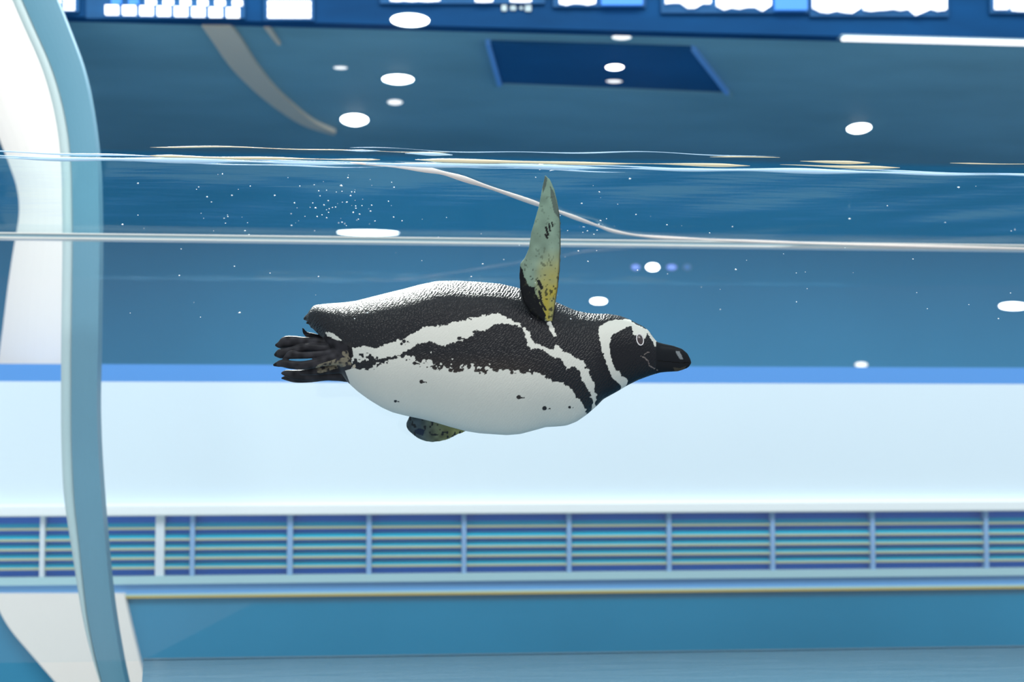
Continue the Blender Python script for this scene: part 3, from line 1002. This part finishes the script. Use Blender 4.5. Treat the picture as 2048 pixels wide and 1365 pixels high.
blk = inpoly(pxa + 4 * (vnoise(pxa, pya, 5, 82) - .5), pya, [(1036, 528), (1044, 540), (1050, 556), (1056, 572), (1069, 575), (1073, 590), (1080, 606), (1088, 622), (1092, 634), (1088, 648), (1030, 648), (1030, 528)])
fc[blk] = [0.008, 0.009, 0.011]
spots = (vnoise(pxa, pya, 3.2, 83) * 0.65 + vnoise(pxa, pya * 0.5, 4.5, 84) * 0.5)
den = 0.86 - 0.12 * np.clip((t_ - 0.45) / 0.4, 0, 1) * np.clip(u_ * 2, 0, 1)
sk = (np.clip((spots - den + 0.03) / 0.06, 0, 1) * (t_ > 0.15) * (0.30 + 0.55 * np.clip((t_ - 0.5) / 0.25, 0, 1)))[:, None]
fc = fc * (1 - sk) + np.array([0.025, 0.027, 0.02]) * sk
for pts, w_ in (([(1092, 455), (1096, 470)], 2.2), ([(1098, 448), (1100, 462)], 1.8), ([(1091, 470), (1094, 476)], 2.2), ([(1104, 445), (1105, 453)], 1.5),
                ([(1077, 563), (1083, 576)], 3.2), ([(1078, 583), (1082, 596)], 2.2), ([(1080, 600), (1086, 612)], 2.6), ([(1087, 612), (1091, 620)], 2.2)):
    r_ = np.zeros(NV, bool)
    (ax_, ay_), (bx_, by_) = pts
    dx, dy = bx_ - ax_, by_ - ay_
    s_ = np.clip(((pxa - ax_) * dx + (pya - ay_) * dy) / (dx * dx + dy * dy), 0, 1)
    r_ = (pxa - ax_ - s_ * dx) ** 2 + (pya - ay_ - s_ * dy) ** 2 < w_ * w_
    fc[r_] = [0.015, 0.016, 0.016]
edge_d = np.clip((u_ - 0.93) / 0.05, 0, 1)[:, None]
fc = fc * (1 - 0.8 * edge_d) + np.array([0.02, 0.02, 0.02]) * 0.8 * edge_d
tipd = inpoly(pxa, pya, [(1090, 352), (1095, 356), (1092, 372), (1086, 386), (1085, 376)]) | inpoly(pxa, pya, [(1100, 372), (1108, 384), (1116, 414), (1120, 440), (1108, 424), (1102, 398)])
fc[tipd] = fc[tipd] * 0.35 + np.array([0.02, 0.02, 0.025])
fc[Dv > bd + 0.0015] = [0.010, 0.011, 0.013]
colr[nf] = fc[nf]
fea[nf] = 0.05
# far flipper
ff = (Dv > D0 + 0.05) & inpoly(pxa, pya, [(805, 815), (830, 770), (900, 730), (1000, 700), (1090, 680), (1090, 780), (1000, 830), (940, 868), (900, 885), (870, 892), (840, 886), (815, 872), (803, 850)]) & ((Dv > D0 + 0.096) | (pya > np.interp(pxa, xs, fB(xs))))
w2 = np.clip((pxa - 840) / 70, 0, 1)[:, None]
gcol = (np.array([0.050, 0.075, 0.090]) * (1 - w2) + np.array([0.16, 0.18, 0.075]) * w2) * (0.6 + 0.9 * vnoise(pxa, pya, 9, 90))[:, None]
gcol[(vnoise(pxa, pya, 5, 91) > .72)] = [0.02, 0.025, 0.03]
gcol[inpoly(pxa, pya, [(828, 862), (838, 857), (850, 860), (846, 872), (832, 868)])] = [0.018, 0.03, 0.055]
colr[ff] = gcol[ff]
fea[ff] = 0.05

for nm, typ in (('plumage', 'FLOAT_COLOR'), ('feather', 'FLOAT')):
    bme.attributes.new(nm, typ, 'POINT')
bme.attributes['plumage'].data.foreach_set('color', np.concatenate([colr, np.ones((NV, 1))], 1).astype(np.float32).ravel())
bme.attributes['feather'].data.foreach_set('value', fea.astype(np.float32))

pm = bpy.data.materials.new('plumage')
pm.use_nodes = True
nt = pm.node_tree
pb = nt.nodes['Principled BSDF']
at = nt.nodes.new('ShaderNodeAttribute'); at.attribute_name = 'plumage'
fa = nt.nodes.new('ShaderNodeAttribute'); fa.attribute_name = 'feather'
nt.links.new(at.outputs['Color'], pb.inputs['Base Color'])
pb.inputs['Roughness'].default_value = 0.40
pb.inputs['Specular IOR Level'].default_value = 0.34
tc = nt.nodes.new('ShaderNodeTexCoord')
mp = nt.nodes.new('ShaderNodeMapping')
mp.inputs['Scale'].default_value = (1.0, 1.0, 1.7)
mp.inputs['Rotation'].default_value = (0, math.radians(-24), 0)
nt.links.new(tc.outputs['Object'], mp.inputs[0])
wv_ = nt.nodes.new('ShaderNodeTexWave')
wv_.inputs['Scale'].default_value = 60
wv_.inputs['Distortion'].default_value = 7
wv_.inputs['Detail'].default_value = 2
wv_.inputs['Detail Scale'].default_value = 2.2
nt.links.new(mp.outputs[0], wv_.inputs['Vector'])
nz = nt.nodes.new('ShaderNodeTexNoise')
nz.inputs['Scale'].default_value = 300
nz.inputs['Detail'].default_value = 3
nt.links.new(mp.outputs[0], nz.inputs['Vector'])
sm_ = nt.nodes.new('ShaderNodeMath'); sm_.operation = 'MULTIPLY_ADD'
sm_.inputs[1].default_value, sm_.inputs[2].default_value = 0.42, 0.05
nt.links.new(fa.outputs['Fac'], sm_.inputs[0])
nt.links.new(sm_.outputs[0], pb.inputs['Specular IOR Level'])
nzs = nt.nodes.new('ShaderNodeMath'); nzs.operation = 'MULTIPLY'; nzs.inputs[1].default_value = 0.5
nt.links.new(nz.outputs['Fac'], nzs.inputs[0])
ad = nt.nodes.new('ShaderNodeMath'); ad.operation = 'ADD'
nt.links.new(wv_.outputs['Fac'], ad.inputs[0]); nt.links.new(nzs.outputs[0], ad.inputs[1])
bp = nt.nodes.new('ShaderNodeBump')
bp.inputs['Distance'].default_value = 0.0026
nt.links.new(ad.outputs[0], bp.inputs['Height'])
nt.links.new(fa.outputs['Fac'], bp.inputs['Strength'])
nt.links.new(bp.outputs[0], pb.inputs['Normal'])
bme.materials.clear()
bme.materials.append(pm)

pg = empty('penguin', loc(1000, 872, D0))
body = bpy.data.objects.new('body', bme)
COL.objects.link(body)
body.parent = pg
# eyes with pale rings
M['eye'] = mat('eye', (0.02, 0.012, 0.016, 1), 0.08, 0.8)
M['iris'] = mat('iris', (0.030, 0.018, 0.020, 1), 0.2, 0.6)
M['eye_ring'] = mat('eye_ring', (0.55, 0.54, 0.56, 1), 0.5, 0.4)
ex, ey = 1279.4, 680.0
for s in (-1, 1):
    dep = surf_depth(ex, ey)
    c = loc(ex, ey, D0) + FWD * (s * dep)
    if s == -1:
        c = loc(ex, ey, D0 - dep)
    P_ = lambda x, y: loc(x, y, D0 - surf_depth(x, y))
    tx, ty = (P_(ex + 3, ey) - P_(ex - 3, ey)).normalized(), (P_(ex, ey - 4) - P_(ex, ey + 4)).normalized()
    nrm = tx.cross(ty).normalized()
    eu = (UPV - nrm * UPV.dot(nrm)).normalized()
    er = eu.cross(nrm).normalized()
    if s == 1:
        mir = lambda q: q - FWD * (2 * q.dot(FWD))
        nrm, eu, er = mir(nrm), mir(eu), mir(er)
    mesh_obj('eyelid_ring', *ring_vf(c - nrm * 0.004, er, eu, nrm, 6.4 * PX, 10.6 * PX, 0.0016, 0.0058, 32), M['eye_ring'], pg, True)
    e = mesh_obj('eye', *disc_vf(c - nrm * 0.0008, er, eu, nrm, 6.6 * PX, 10.4 * PX, 0.0035, 6, 32), M['iris'], pg, True)
    mesh_obj('pupil', *disc_vf(c + nrm * 0.0016, er, eu, nrm, 3.8 * PX, 6.4 * PX, 0.0012, 4, 24), M['eye'], e, True)
settle(pg)
tag(pg, 'black and white banded penguin swimming just under the water, one flipper raised', 'penguin')
